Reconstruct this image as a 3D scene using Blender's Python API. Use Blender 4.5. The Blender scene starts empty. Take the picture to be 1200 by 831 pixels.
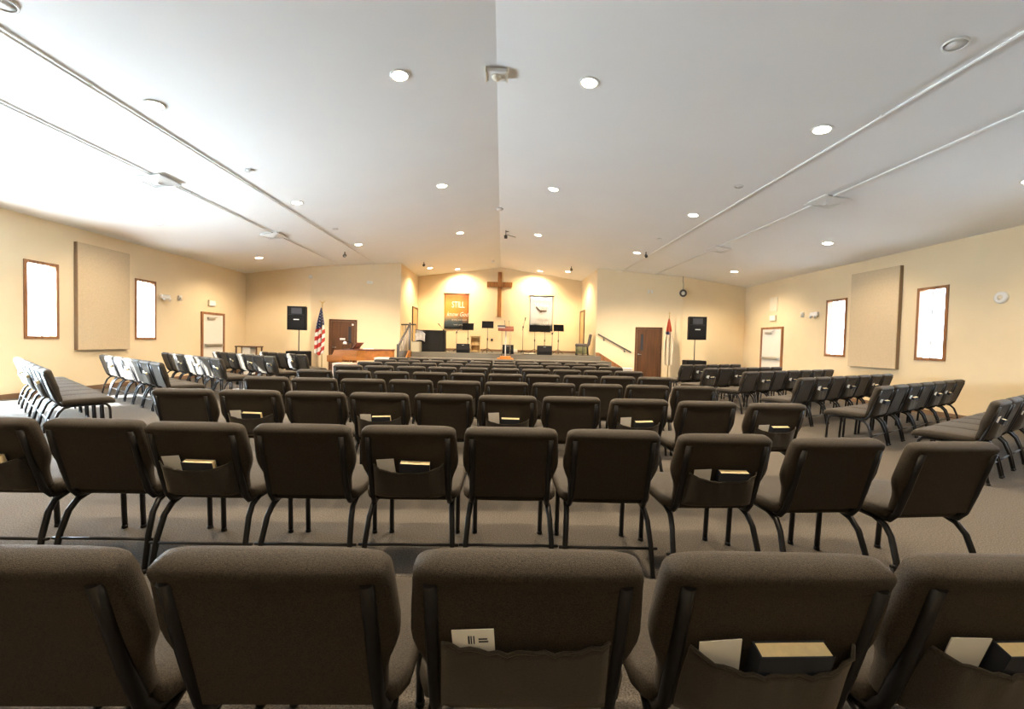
import bpy, math, random
from mathutils import Vector, Matrix
random.seed(7)
S = bpy.context.scene
COL = S.collection
PI = math.pi
R = math.radians

# ------------------------------------------------------------------ camera
F_PX, YAW, PITCH, ROLL, CAM_H = 490.28, 0.0244, 0.0284, 0.0243, 1.34
cd = bpy.data.cameras.new('camera')
cd.sensor_fit = 'HORIZONTAL'; cd.sensor_width = 36.0
cd.lens = F_PX / 1200.0 * 36.0
cd.clip_start = 0.02; cd.clip_end = 300
cam = bpy.data.objects.new('camera', cd); COL.objects.link(cam)
cam.matrix_world = (Matrix.Translation((0, 0, CAM_H)) @ Matrix.Rotation(-YAW, 4, 'Z')
                    @ Matrix.Rotation(PI / 2 - PITCH, 4, 'X') @ Matrix.Rotation(ROLL, 4, 'Z'))
S.camera = cam

# ------------------------------------------------------------------ world / daylight / exposure
S.view_settings.view_transform = 'Standard'
S.view_settings.look = 'None'
S.view_settings.exposure = 1.58
S.view_settings.gamma = 1.0
S.view_settings.use_curve_mapping = False
W_ = bpy.data.worlds.new('sky'); S.world = W_; W_.use_nodes = True
_bg = W_.node_tree.nodes['Background']
_bg.inputs[0].default_value = (0.62, 0.80, 1.0, 1); _bg.inputs[1].default_value = 7.0
try:
    S.cycles.max_bounces = 8; S.cycles.diffuse_bounces = 5; S.cycles.glossy_bounces = 3
    S.cycles.transparent_max_bounces = 12
    S.cycles.sample_clamp_indirect = 6.0
    S.cycles.caustics_reflective = False; S.cycles.caustics_refractive = False
except Exception: pass

# room constants (metres; the camera stands at the origin)
XR, HW = -0.155, 9.44
XL, XRT = XR - HW, XR + HW            # side walls
EAVE, RIDGE = 3.672, 4.966
SL = (RIDGE - EAVE) / HW
YF, XK, XA, YA, YB = 15.884, 7.038, 3.961, 16.947, 20.412   # front wall, kink, alcove corner, alcove back
YR = -5.0                              # rear wall
STAGE = 0.89
def ceil_z(x): return RIDGE - SL * abs(x - XR)

def area(name, loc, rot, sx, sy, power, color, portal=False, parent=None):
    l = bpy.data.lights.new(name, 'AREA'); l.shape = 'RECTANGLE'; l.size = sx; l.size_y = sy
    l.energy = power; l.color = color
    o = bpy.data.objects.new(name, l); COL.objects.link(o); o.location = loc; o.rotation_euler = rot
    if portal: l.cycles.is_portal = True
    return o
# daylight entering through the glazed entrance in the left wall (beside / behind the camera)
area('entrance_daylight', (XL - 0.30, 6.5, 1.28), (0, -PI / 2, 0), 2.35, 3.0, 440, (0.72, 0.88, 1.0))
# daylight through the two right-wall windows that lie outside the picture
for _y in (5.75, 3.2):
    area('window_daylight', (XRT + 0.17, _y, 1.97), (0, PI / 2, 0), 1.5, .56, 9, (0.45, 0.72, 1.0)).data.spread = R(120)
# low sun slanting in through the same entrance
_sl = bpy.data.lights.new('sun', 'SUN'); _sl.energy = 48.0; _sl.angle = R(1.0); _sl.color = (0.84, 0.93, 1.0)
_so = bpy.data.objects.new('sun', _sl); COL.objects.link(_so); _so.location = (-20, -10, 20)
_so.rotation_euler = Vector((.66, .66, -.35)).to_track_quat('-Z', 'Y').to_euler()
# sky portals in the four window openings
WINS = [(-1, 8.65, 9.27), (-1, 11.19, 11.81), (1, 8.55, 9.17), (1, 11.12, 11.80), (1, 5.44, 6.06), (1, 2.89, 3.51)]
for sg, y0, y1 in WINS[:4]:
    area('sky_portal', (XL - .14 if sg < 0 else XRT + .14, (y0 + y1) / 2, 1.98), (0, -PI / 2 if sg < 0 else PI / 2, 0),
         1.5, y1 - y0, 1, (1, 1, 1), portal=True)

# ------------------------------------------------------------------ mesh helpers
class MB:
    def __init__(s): s.v = []; s.f = []; s.sm = []
    def add(s, vs, fs, smooth=False):
        b = len(s.v); s.v += [tuple(v) for v in vs]
        for f in fs: s.f.append(tuple(i + b for i in f)); s.sm.append(smooth)
        return s
    def box(s, x0, x1, y0, y1, z0, z1, M=None):
        vs = [Vector((x, y, z)) for z in (z0, z1) for y in (y0, y1) for x in (x0, x1)]
        if M is not None: vs = [M @ v for v in vs]
        return s.add(vs, [(0, 2, 3, 1), (4, 5, 7, 6), (0, 1, 5, 4), (2, 6, 7, 3), (0, 4, 6, 2), (1, 3, 7, 5)])
    def bbox(s, x0, x1, y0, y1, z0, z1, b=0.01, M=None):
        """box with chamfered edges"""
        vs = []; fs = []
        cx, cy, cz = (x0 + x1) / 2, (y0 + y1) / 2, (z0 + z1) / 2
        hx, hy, hz = (x1 - x0) / 2, (y1 - y0) / 2, (z1 - z0) / 2
        b = min(b, hx * .49, hy * .49, hz * .49)
        idx = {}
        for sx in (-1, 1):
            for sy in (-1, 1):
                for sz in (-1, 1):
                    for a in range(3):
                        p = [sx * (hx - b), sy * (hy - b), sz * (hz - b)]
                        p[a] = (sx * hx, sy * hy, sz * hz)[a]
                        idx[(sx, sy, sz, a)] = len(vs)
                        vs.append(Vector((p[0] + cx, p[1] + cy, p[2] + cz)))
        for a in range(3):
            o = [i for i in range(3) if i != a]
            for sa in (-1, 1):
                q = []
                for u, v in ((-1, -1), (1, -1), (1, 1), (-1, 1)):
                    k = [0, 0, 0]; k[a] = sa; k[o[0]] = u; k[o[1]] = v
                    q.append(idx[(k[0], k[1], k[2], a)])
                fs.append(tuple(q))
        for a in range(3):
            o = [i for i in range(3) if i != a]
            for u in (-1, 1):
                for v in (-1, 1):
                    q = []
                    for sa, ax in ((-1, o[0]), (1, o[0]), (1, o[1]), (-1, o[1])):
                        k = [0, 0, 0]; k[a] = sa; k[o[0]] = u; k[o[1]] = v
                        q.append(idx[(k[0], k[1], k[2], ax)])
                    fs.append(tuple(q))
        for sx in (-1, 1):
            for sy in (-1, 1):
                for sz in (-1, 1):
                    fs.append(tuple(idx[(sx, sy, sz, a)] for a in range(3)))
        if M is not None: vs = [M @ v for v in vs]
        return s.add(vs, fs)
    def tube(s, pts, r, n=8, cap=True):
        pts = [Vector(p) for p in pts]; rr = r if isinstance(r, (list, tuple)) else [r] * len(pts)
        vs = []; fs = []; prev = None
        for i, p in enumerate(pts):
            t = (pts[min(i + 1, len(pts) - 1)] - pts[max(i - 1, 0)]).normalized()
            if prev is None:
                a = Vector((0, 0, 1)) if abs(t.z) < .9 else Vector((1, 0, 0))
                u = t.cross(a).normalized()
            else:
                u = (prev - t * prev.dot(t)).normalized()
            prev = u; w = t.cross(u)
            for k in range(n):
                an = 2 * PI * k / n
                vs.append(p + (u * math.cos(an) + w * math.sin(an)) * rr[i])
        for i in range(len(pts) - 1):
            for k in range(n):
                a, b = i * n + k, i * n + (k + 1) % n
                fs.append((a, b, b + n, a + n))
        s.add(vs, fs, True)
        if cap:
            m = len(s.v) - len(vs)
            s.f.append(tuple(m + k for k in range(n))[::-1]); s.sm.append(False)
            s.f.append(tuple(m + (len(pts) - 1) * n + k for k in range(n))); s.sm.append(False)
        return s
    def lathe(s, prof, c=(0, 0, 0), n=20, M=None, smooth=True):
        vs = []; fs = []
        for r, z in prof:
            for k in range(n):
                a = 2 * PI * k / n; v = Vector((r * math.cos(a), r * math.sin(a), z))
                if M is not None: v = M @ v
                vs.append(v + Vector(c))
        for i in range(len(prof) - 1):
            for k in range(n):
                a, b = i * n + k, i * n + (k + 1) % n
                fs.append((a, b, b + n, a + n))
        s.add(vs, fs, smooth)
        m = len(s.v) - len(vs)
        if prof[0][0] > 1e-5: s.f.append(tuple(m + k for k in range(n))[::-1]); s.sm.append(False)
        if prof[-1][0] > 1e-5: s.f.append(tuple(m + (len(prof) - 1) * n + k for k in range(n))); s.sm.append(False)
        return s
    def prism(s, poly, d, M=None):
        """poly: list of 3D points of one face, d: extrusion vector"""
        n = len(poly); d = Vector(d)
        vs = [Vector(p) for p in poly] + [Vector(p) + d for p in poly]
        if M is not None: vs = [M @ v for v in vs]
        fs = [tuple(range(n))[::-1], tuple(range(n, 2 * n))]
        for i in range(n): fs.append((i, (i + 1) % n, (i + 1) % n + n, i + n))
        return s.add(vs, fs)
    def grid(s, fn, nu, nv, smooth=True, closed_u=False):
        vs = [fn(i / nu, j / nv) for j in range(nv + 1) for i in range(nu + 1)]
        fs = [(j * (nu + 1) + i, j * (nu + 1) + i + 1, (j + 1) * (nu + 1) + i + 1, (j + 1) * (nu + 1) + i)
              for j in range(nv) for i in range(nu)]
        return s.add(vs, fs, smooth)
    def shell(s, fn, nu, nv, d):
        """thick sheet: fn(u,v)->point, thickness vector d"""
        d = Vector(d); b = len(s.v)
        s.grid(fn, nu, nv); s.grid(lambda u, v: Vector(fn(u, v)) + d, nu, nv)
        n = (nu + 1) * (nv + 1); W = nu + 1
        ring = [i for i in range(W)] + [j * W + nu for j in range(1, nv + 1)] + [nv * W + i for i in range(nu - 1, -1, -1)] + [j * W for j in range(nv - 1, 0, -1)]
        for k in range(len(ring)):
            a, c = ring[k], ring[(k + 1) % len(ring)]
            s.f.append((b + a, b + a + n, b + c + n, b + c)); s.sm.append(False)
        return s
    def mesh(s, name, fix=True):
        me = bpy.data.meshes.new(name); me.from_pydata(s.v, [], s.f)
        me.polygons.foreach_set('use_smooth', s.sm)
        if fix:
            import bmesh
            bm = bmesh.new(); bm.from_mesh(me); bmesh.ops.recalc_face_normals(bm, faces=bm.faces); bm.to_mesh(me); bm.free()
        me.update(); return me

def obj(name, mb, mat, parent=None, loc=None, rot=None):
    me = mb.mesh(name) if isinstance(mb, MB) else mb
    o = bpy.data.objects.new(name, me); COL.objects.link(o)
    if mat is not None and not me.materials: me.materials.append(mat)
    if parent is not None: o.parent = parent
    if loc is not None: o.location = loc
    if rot is not None: o.rotation_euler = rot
    return o
def thing(name, label, cat, loc=(0, 0, 0), rz=0, group=None):
    o = bpy.data.objects.new(name, None); COL.objects.link(o)
    o.empty_display_size = .05; o.location = loc; o.rotation_euler = (0, 0, rz)
    o['label'] = label; o['category'] = cat
    if group: o['group'] = group
    return o
def tag(o, label, cat, group=None):
    o['label'] = label; o['category'] = cat
    if group: o['group'] = group
    return o
def struct(name, mb, mat, label=None, parent=None):
    o = obj(name, mb, mat, parent)
    if parent is None:
        o['kind'] = 'structure'
        if label: o['label'] = label
    return o

# ------------------------------------------------------------------ materials
def mat(name, col, rough=.6, metal=0., noise=None, bump=0., bscale=200., spec=None, sheen=0., emit=None, estr=0.):
    m = bpy.data.materials.new(name); m.use_nodes = True; nt = m.node_tree; b = nt.nodes['Principled BSDF']
    b.inputs['Base Color'].default_value = (*col, 1); b.inputs['Roughness'].default_value = rough
    b.inputs['Metallic'].default_value = metal
    if spec is not None: b.inputs['Specular IOR Level'].default_value = spec
    if sheen: b.inputs['Sheen Weight'].default_value = sheen; b.inputs['Sheen Roughness'].default_value = .5; b.inputs['Sheen Tint'].default_value = (1, .85, .65, 1)
    if emit: b.inputs['Emission Color'].default_value = (*emit, 1); b.inputs['Emission Strength'].default_value = estr
    tc = None
    if noise or bump:
        tc = nt.nodes.new('ShaderNodeTexCoord')
    if noise:
        sc, amt, stretch = noise if len(noise) == 3 else (*noise, (1, 1, 1))
        mp = nt.nodes.new('ShaderNodeMapping'); mp.inputs['Scale'].default_value = stretch
        nt.links.new(tc.outputs['Object'], mp.inputs[0])
        n = nt.nodes.new('ShaderNodeTexNoise'); n.inputs['Scale'].default_value = sc; n.inputs['Detail'].default_value = 4
        nt.links.new(mp.outputs[0], n.inputs['Vector'])
        r = nt.nodes.new('ShaderNodeValToRGB')
        r.color_ramp.elements[0].position = .32; r.color_ramp.elements[1].position = .68
        r.color_ramp.elements[0].color = tuple(c * (1 - amt) for c in col) + (1,)
        r.color_ramp.elements[1].color = tuple(min(1, c * (1 + amt)) for c in col) + (1,)
        nt.links.new(n.outputs['Fac'], r.inputs[0]); nt.links.new(r.outputs[0], b.inputs['Base Color'])
    if bump:
        n2 = nt.nodes.new('ShaderNodeTexNoise'); n2.inputs['Scale'].default_value = bscale; n2.inputs['Detail'].default_value = 2
        nt.links.new(tc.outputs['Object'], n2.inputs['Vector'])
        bp = nt.nodes.new('ShaderNodeBump'); bp.inputs['Strength'].default_value = bump; bp.inputs['Distance'].default_value = .004
        nt.links.new(n2.outputs['Fac'], bp.inputs['Height']); nt.links.new(bp.outputs[0], b.inputs['Normal'])
    return m
M = {}
M['wall'] = mat('beige wall paint', (.80, .655, .43), .7, noise=(1.5, .02), bump=.15, bscale=120)
M['ceil'] = mat('white ceiling paint', (.84, .84, .83), .6, noise=(.7, .015), bump=.12, bscale=90)
M['carpet'] = mat('brown grey carpet', (.102, .088, .073), .95, noise=(130, .55), bump=.6, bscale=260, spec=.1)
M['stagecarpet'] = mat('grey stage carpet', (.14, .128, .108), .95, noise=(150, .25), bump=.4, bscale=240, spec=.1)
M['base'] = mat('brown rubber base', (.20, .12, .07), .6)
M['oak'] = mat('stained oak trim', (.30, .13, .05), .45, noise=(14, .3, (1, 1, .12)))
M['doorwood'] = mat('dark walnut door', (.095, .040, .015), .4, noise=(12, .3, (1, 1, .1)))
M['whitedoor'] = mat('white door paint', (.80, .78, .72), .5)
M['steel'] = mat('satin steel', (.6, .6, .58), .35, metal=1.)
M['fabric'] = mat('dark brown tweed upholstery', (.029, .0212, .0128), .66, noise=(300, .75), bump=.5, bscale=600, sheen=.05, spec=.32)
M['frame'] = mat('black enamelled tube', (.008, .007, .007), .4, spec=.4)
M['pocket'] = mat('dark pocket cloth', (.024, .019, .0135), .9, noise=(300, .5), bump=.4, bscale=500, sheen=.2)
M['cover'] = mat('navy book cloth', (.020, .024, .035), .6)
M['cover2'] = mat('maroon book cloth', (.10, .03, .018), .6)
M['pages'] = mat('cream page block', (.92, .74, .42), .8, noise=(60, .06, (1, 1, 20)))
M['paper'] = mat('white paper', (.90, .87, .80), .7)
M['panel'] = mat('tan acoustic fabric', (.62, .49, .32), .95, noise=(60, .08), bump=.3, bscale=300)
M['paneledge'] = mat('brown panel edge', (.30, .21, .13), .9)
M['white'] = mat('white enamel', (.80, .79, .76), .45)
M['cream'] = mat('cream plastic', (.78, .70, .55), .5)
M['black'] = mat('black cabinet', (.004, .004, .0045), .7, spec=.2, noise=(80, .3))
M['grille'] = mat('black speaker grille', (.005, .005, .006), .7, spec=.2, noise=(300, .5), bump=.4, bscale=300)
M['badge'] = mat('silver badge', (.7, .7, .68), .3, metal=.6)
M['orange'] = mat('honey oak veneer', (.42, .155, .032), .3, noise=(6, .25, (.25, 1, 1)))
M['darkred'] = mat('dark mahogany', (.16, .05, .03), .35, noise=(9, .3, (.3, 1, 1)))
M['keys'] = mat('ivory keys', (.85, .82, .75), .25)
M['crosswood'] = mat('oak cross', (.30, .125, .032), .5, noise=(16, .35, (1, 1, .15)))
M['crosslight'] = mat('pale cross backing', (.80, .66, .42), .5)
M['cloth_black'] = mat('black drape', (.008, .007, .007), .9, noise=(4, .4, (1, 1, .3)))
M['cloth_grey'] = mat('grey cloth', (.42, .39, .37), .9, noise=(20, .15))
M['tanwood'] = mat('light tan wood', (.55, .38, .17), .5, noise=(10, .2, (1, 1, .2)))
M['olive'] = mat('olive upholstery', (.28, .27, .13), .9, noise=(80, .2))
M['greyfab'] = mat('grey upholstery', (.12, .10, .09), .9, noise=(80, .3))
M['greymetal'] = mat('grey baluster metal', (.20, .19, .19), .4, metal=.5)
M['red'] = mat('flag red', (.50, .04, .03), .8)
M['brass'] = mat('brass', (.70, .50, .18), .3, metal=1.)
M['green'] = mat('leaf green', (.06, .14, .03), .7)
M['palecloth'] = mat('pale pink tablecloth', (.50, .38, .31), .9, noise=(6, .05))
M['linen'] = mat('white linen', (.55, .53, .48), .9)
M['carton'] = mat('beige carton', (.40, .35, .24), .8)
M['concrete'] = mat('white bounce paving', (.86, .86, .85), .9, noise=(3, .04))  # ground colour raised to snow white to throw more daylight indoors
M['lens'] = mat('lamp lens', (1, .9, .75), .5, emit=(1, .86, .62), estr=14)
M['darkgrey'] = mat('dark grey metal', (.08, .075, .07), .5, metal=.4)
def glassmat():
    m = bpy.data.materials.new('window glass'); m.use_nodes = True; nt = m.node_tree
    nt.nodes.remove(nt.nodes['Principled BSDF']); out = nt.nodes['Material Output']
    t = nt.nodes.new('ShaderNodeBsdfTransparent'); g = nt.nodes.new('ShaderNodeBsdfGlossy'); g.inputs['Roughness'].default_value = .02
    mx = nt.nodes.new('ShaderNodeMixShader'); mx.inputs[0].default_value = .06
    nt.links.new(t.outputs[0], mx.inputs[1]); nt.links.new(g.outputs[0], mx.inputs[2]); nt.links.new(mx.outputs[0], out.inputs[0])
    return m
M['glass'] = glassmat()
def acrylic():
    m = M['glass'].copy(); m.name = 'clear acrylic'
    for n in m.node_tree.nodes:
        if n.type == 'MIX_SHADER': n.inputs[0].default_value = .25
        if n.type == 'BSDF_GLOSSY': n.inputs['Roughness'].default_value = .15
    return m
M['acrylic'] = acrylic()

# ------------------------------------------------------------------ room shell
T = .16
struct('floor', MB().box(XL - T, XRT + T, YR - T, YB + T, -.12, 0), M['carpet'], 'brown grey carpeted floor of the hall')
mb = MB()
for sg in (-1, 1):
    xo = XR + sg * (HW + .3)
    mb.prism([(XR, YR - T, RIDGE), (xo, YR - T, ceil_z(xo)), (xo, YR - T, ceil_z(xo) + .18), (XR, YR - T, RIDGE + .18)], (0, YB + T - YR + T, 0))
struct('ceiling', mb, M['ceil'], 'white gabled ceiling sloping down both ways from the ridge')

def wall_with_holes(x0, x1, ya, yb, za, zb, holes):
    """wall slab normal to x"""
    ys = sorted({ya, yb} | {h[0] for h in holes} | {h[1] for h in holes})
    zs = sorted({za, zb} | {h[2] for h in holes} | {h[3] for h in holes})
    mb = MB()
    for i in range(len(ys) - 1):
        for j in range(len(zs) - 1):
            cy, cz = (ys[i] + ys[i + 1]) / 2, (zs[j] + zs[j + 1]) / 2
            if any(h[0] < cy < h[1] and h[2] < cz < h[3] for h in holes): continue
            mb.box(x0, x1, ys[i], ys[i + 1], zs[j], zs[j + 1])
    return mb
ENT = (5.0, 8.0, 0.05, 2.45)
struct('wall_left', wall_with_holes(XL - T, XL, YR, YF + T, 0, EAVE + .03, [(y0, y1, 1.2, 2.76) for s, y0, y1 in WINS if s < 0] + [ENT]), M['wall'], 'beige left side wall with narrow windows')
struct('wall_right', wall_with_holes(XRT, XRT + T, YR, YF + T, 0, EAVE + .03, [(y0, y1, 1.19, 2.75) for s, y0, y1 in WINS if s > 0]), M['wall'], 'beige right side wall with narrow windows')
struct('wall_rear', MB().prism([(XL - T, YR, 0), (XRT + T, YR, 0), (XRT + T, YR, EAVE), (XR, YR, RIDGE + .03), (XL - T, YR, EAVE)], (0, -T, 0)), M['wall'])
for sg, nm in ((-1, 'left'), (1, 'right')):
    xo, xk, xa = XR + sg * HW, XR + sg * XK, XR + sg * XA
    struct('wall_front_' + nm, MB().prism([(xo, YF, 0), (xk, YF, 0), (xk, YF, ceil_z(xk) + .02), (xo, YF, EAVE + .02)], (0, T, 0)), M['wall'],
           'beige front wall strip in the %s corner behind the loudspeaker' % nm)
    nx, ny = (YA - YF), sg * (XK - XA)     # outward (away from room) normal of the angled wall
    L_ = math.hypot(nx, ny); d = Vector((nx / L_ * sg, abs(ny) / L_, 0)) * T
    struct('wall_angled_' + nm, MB().prism([(xk, YF, 0), (xa, YA, 0), (xa, YA, ceil_z(xa) + .02), (xk, YF, ceil_z(xk) + .02)], d), M['wall'],
           'beige angled front wall with a dark door %s of the stage' % nm)
    struct('wall_alcove_' + nm, MB().prism([(xa, YA, 0), (xa, YB, 0), (xa, YB, ceil_z(xa) + .02), (xa, YA, ceil_z(xa) + .02)], (sg * T, 0, 0)), M['wall'],
           'yellow lit %s side wall of the stage alcove' % nm)
xa0, xa1 = XR - XA - T, XR + XA + T
struct('wall_stage_back', MB().prism([(xa0, YB, 0), (xa1, YB, 0), (xa1, YB, ceil_z(xa1) + .02), (XR, YB, RIDGE + .02), (xa0, YB, ceil_z(xa0) + .02)], (0, T, 0)), M['wall'], 'yellow lit back wall of the stage alcove behind the cross')
struct('ground_outside', MB().box(-60, 60, -60, 70, -.4, -.13), M['concrete'], 'unseen ground outside the windows, whitened to bounce daylight indoors')  # unseen ground, whitened so daylight bounces up onto the ceiling

# baseboards
struct('baseboard_left', MB().box(XL, XL + .015, 8.05, 13.5, 0, .10).box(XL, XL + .015, 14.75, YF, 0, .10).box(XL, XL + .015, YR, 4.95, 0, .10), M['base'])
struct('baseboard_right', MB().box(XRT - .015, XRT, YR, 13.55, 0, .10).box(XRT - .015, XRT, 14.8, YF, 0, .10), M['base'])
struct('baseboard_front_left', MB().box(XL, XR - XK, YF - .015, YF, 0, .10), M['base'])
struct('baseboard_front_right', MB().box(XR + XK, XRT, YF - .015, YF, 0, .10), M['base'])
struct('baseboard_stage', MB().box(XR - XA, XR + XA, YB - .02, YB, STAGE, STAGE + .1), M['base'])

# windows
def window(n, sg, y0, y1, z0, z1, label):
    X = XL if sg < 0 else XRT
    i = -sg                                  # direction into the room
    w = .06
    mb = MB()
    xa_, xb_ = sorted((X + i * .02, X - i * .13))
    mb.box(xa_, xb_, y0 - .02, y0 + w - .02, z0 - .02, z1 + .02).box(xa_, xb_, y1 - w + .02, y1 + .02, z0 - .02, z1 + .02)
    mb.box(xa_, xb_, y0 + w - .02, y1 - w + .02, z0 - .02, z0 + w - .02).box(xa_, xb_, y0 + w - .02, y1 - w + .02, z1 - w + .02, z1 + .02)
    o = struct('window_%d' % n, mb, M['oak'], label)
    xm = X - i * .10
    obj('pane', MB().box(xm - .004, xm + .004, y0 + .04, y1 - .04, z0 + .04, z1 - .04), M['glass'], o)
    ym = y0 + (y1 - y0) * .62
    obj('mullion', MB().box(xm - .02, xm + .02, ym - .016, ym + .016, z0 + .04, z1 - .04), M['white'], o)
    return o
window(1, -1, *WINS[0][1:], 1.2, 2.76, 'tall narrow oak framed window, nearer of two on the left wall, glaring')
window(2, -1, *WINS[1][1:], 1.2, 2.76, 'tall narrow oak framed window between tan panel and white left door')
window(3, 1, *WINS[2][1:], 1.19, 2.75, 'tall narrow oak framed window, nearer of two on the right wall')
window(4, 1, *WINS[3][1:], 1.19, 2.75, 'tall narrow oak framed window between white right door and tan panel')
window(6, 1, *WINS[4][1:], 1.19, 2.75, 'tall narrow oak framed window on the right wall just outside the picture')
window(7, 1, *WINS[5][1:], 1.19, 2.75, 'tall narrow oak framed window on the right wall beside the camera')
# glazed entrance (left wall, outside the picture)
mb = MB(); y0, y1, z0, z1 = ENT
mb.box(XL - .12, XL + .02, y0, y1, z1 - .08, z1).box(XL - .12, XL + .02, y0, y1, z0 - .05, z0 + .03)
for k in range(4):
    yy = y0 + (y1 - y0 - .08) * k / 3
    mb.box(XL - .12, XL + .02, yy, yy + .08, z0, z1)
ent = struct('window_5', mb, M['oak'], 'glazed entrance in the left wall')
for k in range(3):
    a = y0 + (y1 - y0 - .08) * k / 3 + .08; b = y0 + (y1 - y0 - .08) * (k + 1) / 3
    obj('pane', MB().box(XL - .06, XL - .05, a, b, z0 + .03, z1 - .08), M['glass'], ent)

# ------------------------------------------------------------------ stage and steps
AY = 15.9       # apron front edge
mb = MB().box(XR - XA + .002, XR + XA - .002, YA - .05, YB - .002, 0.001, STAGE)
mb.box(-3.42, XR + XA - .02, AY, YA - .02, 0.001, STAGE)
stage = struct('stage_floor', mb, M['stagecarpet'], 'grey carpeted platform floor in front of the cross wall')
treads = [(15.25, .30, .712), (14.93, .60, .534), (14.61, .90, .356), (14.29, 1.2, .178)]
for k, (yy, ex, zz) in enumerate(treads):
    o = MB()
    xe = XR + XA - .02 + ex * .82
    ye = YA - .02 - (xe - (XR + XA)) * (YA - YF) / (XK - XA) - .06
    o.bbox(-3.42, xe, yy, min(16.6, ye), 0.001, zz, .012)
    st = obj('step', o, M['stagecarpet'], stage)
    nb = MB().tube([(-3.4, yy + .005, zz - .008), (xe, yy + .005, zz - .008)], .012, 6)
    obj('nosing', nb, M['stagecarpet'], stage)
# sloping skirt board on the right angled wall and handrail
def ang(sg, q, z, off=0.):
    """point on the angled wall: q=0 kink, 1 alcove corner; off = distance into the room"""
    x = XR + sg * (XK + (XA - XK) * q); y = YF + (YA - YF) * q
    L_ = math.hypot(XK - XA, YA - YF)
    nx, ny = -sg * (YA - YF) / L_, -(XK - XA) / L_
    return Vector((x + nx * off, y + ny * off, z))
A_, B_ = ang(1, 1.0, 1.02), ang(1, .55, .25)
sk = MB().prism([ang(1, .995, .80), ang(1, .995, 1.02), ang(1, .955, 1.02), ang(1, .58, .28), ang(1, .58, .05), ang(1, .62, .05)], ang(1, .5, 0, .03) - ang(1, .5, 0, 0))
o = struct('trim_stair', sk, M['oak'], 'sloping wooden skirt board beside the right end of the steps')
h = thing('stair_handrail', 'dark wall-mounted handrail sloping down beside the right stage steps', 'handrail', ang(1, .75, 1.4))
def loc_to(o, p): return Vector(p) - o.location
obj('rail', MB().tube([loc_to(h, ang(1, .97, 1.77, .07)), loc_to(h, ang(1, .57, 1.07, .07))], .024, 8), M['darkgrey'], h)
for q in (.90, .65):
    z = 1.07 + (q - .57) / .40 * .70
    obj('bracket', MB().tube([loc_to(h, ang(1, q, z - .12, .0)), loc_to(h, ang(1, q, z - .12, .06)), loc_to(h, ang(1, q, z - .02, .07))], .012, 6).box(*[c for a in range(3) for c in (loc_to(h, ang(1, q, z - .12, .01))[a] - .025, loc_to(h, ang(1, q, z - .12, .01))[a] + .025)]), M['darkgrey'], h)
# left railing with balusters
rl = thing('stair_railing', 'dark railing with grey balusters going down the left stage steps', 'railing', (-3.42, 15.1, 0))
def rl_p(x, y, z): return Vector((x + 3.42, y - 15.1, z))
def rz_(y): return 1.95 - max(0, (15.95 - y)) * .47
obj('handrail', MB().bbox(-.03, .03, -.9, .0, 0, .05, .01, Matrix.Translation(rl_p(-3.5, 15.95, 1.93)) @ Matrix.Rotation(math.atan(.47), 4, 'X') @ Matrix.Scale(2.03, 4, (0, 1, 0))), M['darkgrey'], rl)
for k in range(9):
    y = 14.3 + k * .195
    zt = rz_(y); step = 0.0
    for yy, ex, zz in treads:
        if y > yy: step = max(step, zz)
    if y > AY: step = STAGE
    obj('baluster', MB().tube([rl_p(-3.5, y, step if y > 14.4 else 0.0), rl_p(-3.5, y, zt)], .013, 6), M['greymetal'], rl)
obj('newel_post', MB().bbox(*[c for p in [rl_p(-3.5, 14.2, .6)] for c in (p.x - .04, p.x + .04, p.y - .04, p.y + .04, 0, 1.2)], .008), M['darkgrey'], rl)
obj('newel_post', MB().bbox(*[c for p in [rl_p(-3.5, 15.97, .6)] for c in (p.x - .035, p.x + .035, p.y - .035, p.y + .035, 0, 2.0)], .008), M['darkgrey'], rl)
obj('skirt_board', MB().prism([rl_p(-3.44, 14.25, 0), rl_p(-3.44, 15.95, 0), rl_p(-3.44, 15.95, .95), rl_p(-3.44, 15.6, .95), rl_p(-3.44, 14.25, .25)], (-.03, 0, 0)), M['orange'], rl)
gr = thing('guard_rail', 'short level dark guard rail at the left edge of the stage', 'railing', (-3.8, 17.08, STAGE))
obj('rail', MB().tube([(-.30, 0, 1.07), (.30, 0, 1.09)], .03, 8), M['darkgrey'], gr)
for k in range(5):
    obj('baluster', MB().tube([(-.26 + k * .14, 0, 0), (-.26 + k * .14, 0, 1.07)], .014, 6), M['greymetal'] if k else M['brass'], gr)

# ------------------------------------------------------------------ doors
def flat_door(name, label, origin, ang_z, w, h, wood, frame, parts):
    """surface built with a jamb frame; local x along the wall, local y into the room (negative=room)"""
    mb = MB()
    f = .07
    mb.box(-w / 2 - f, -w / 2, -.045, .0, 0, h + f).box(w / 2, w / 2 + f, -.045, .0, 0, h + f).box(-w / 2, w / 2, -.045, .0, h, h + f)
    o = struct(name, mb, frame, label); o.location = origin; o.rotation_euler = (0, 0, ang_z)
    lf = obj('leaf', MB().box(-w / 2 + .004, w / 2 - .004, -.025, -.002, .008, h - .004), wood, o)
    for p in parts: p(o, lf, w, h)
    return o
def lever(side):
    def f(o, lf, w, h):
        x = side * (w / 2 - .07)
        obj('door_handle', MB().lathe([(0.0, .0), (.032, .0), (.032, .012), (.014, .02), (.014, .05)], (x, -.025, 1.0), 12, Matrix.Rotation(PI / 2, 4, 'X')).tube([(x, -.07, 1.0), (x - side * .12, -.07, 1.0)], .011, 8), M['steel'], o)
    return f
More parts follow.
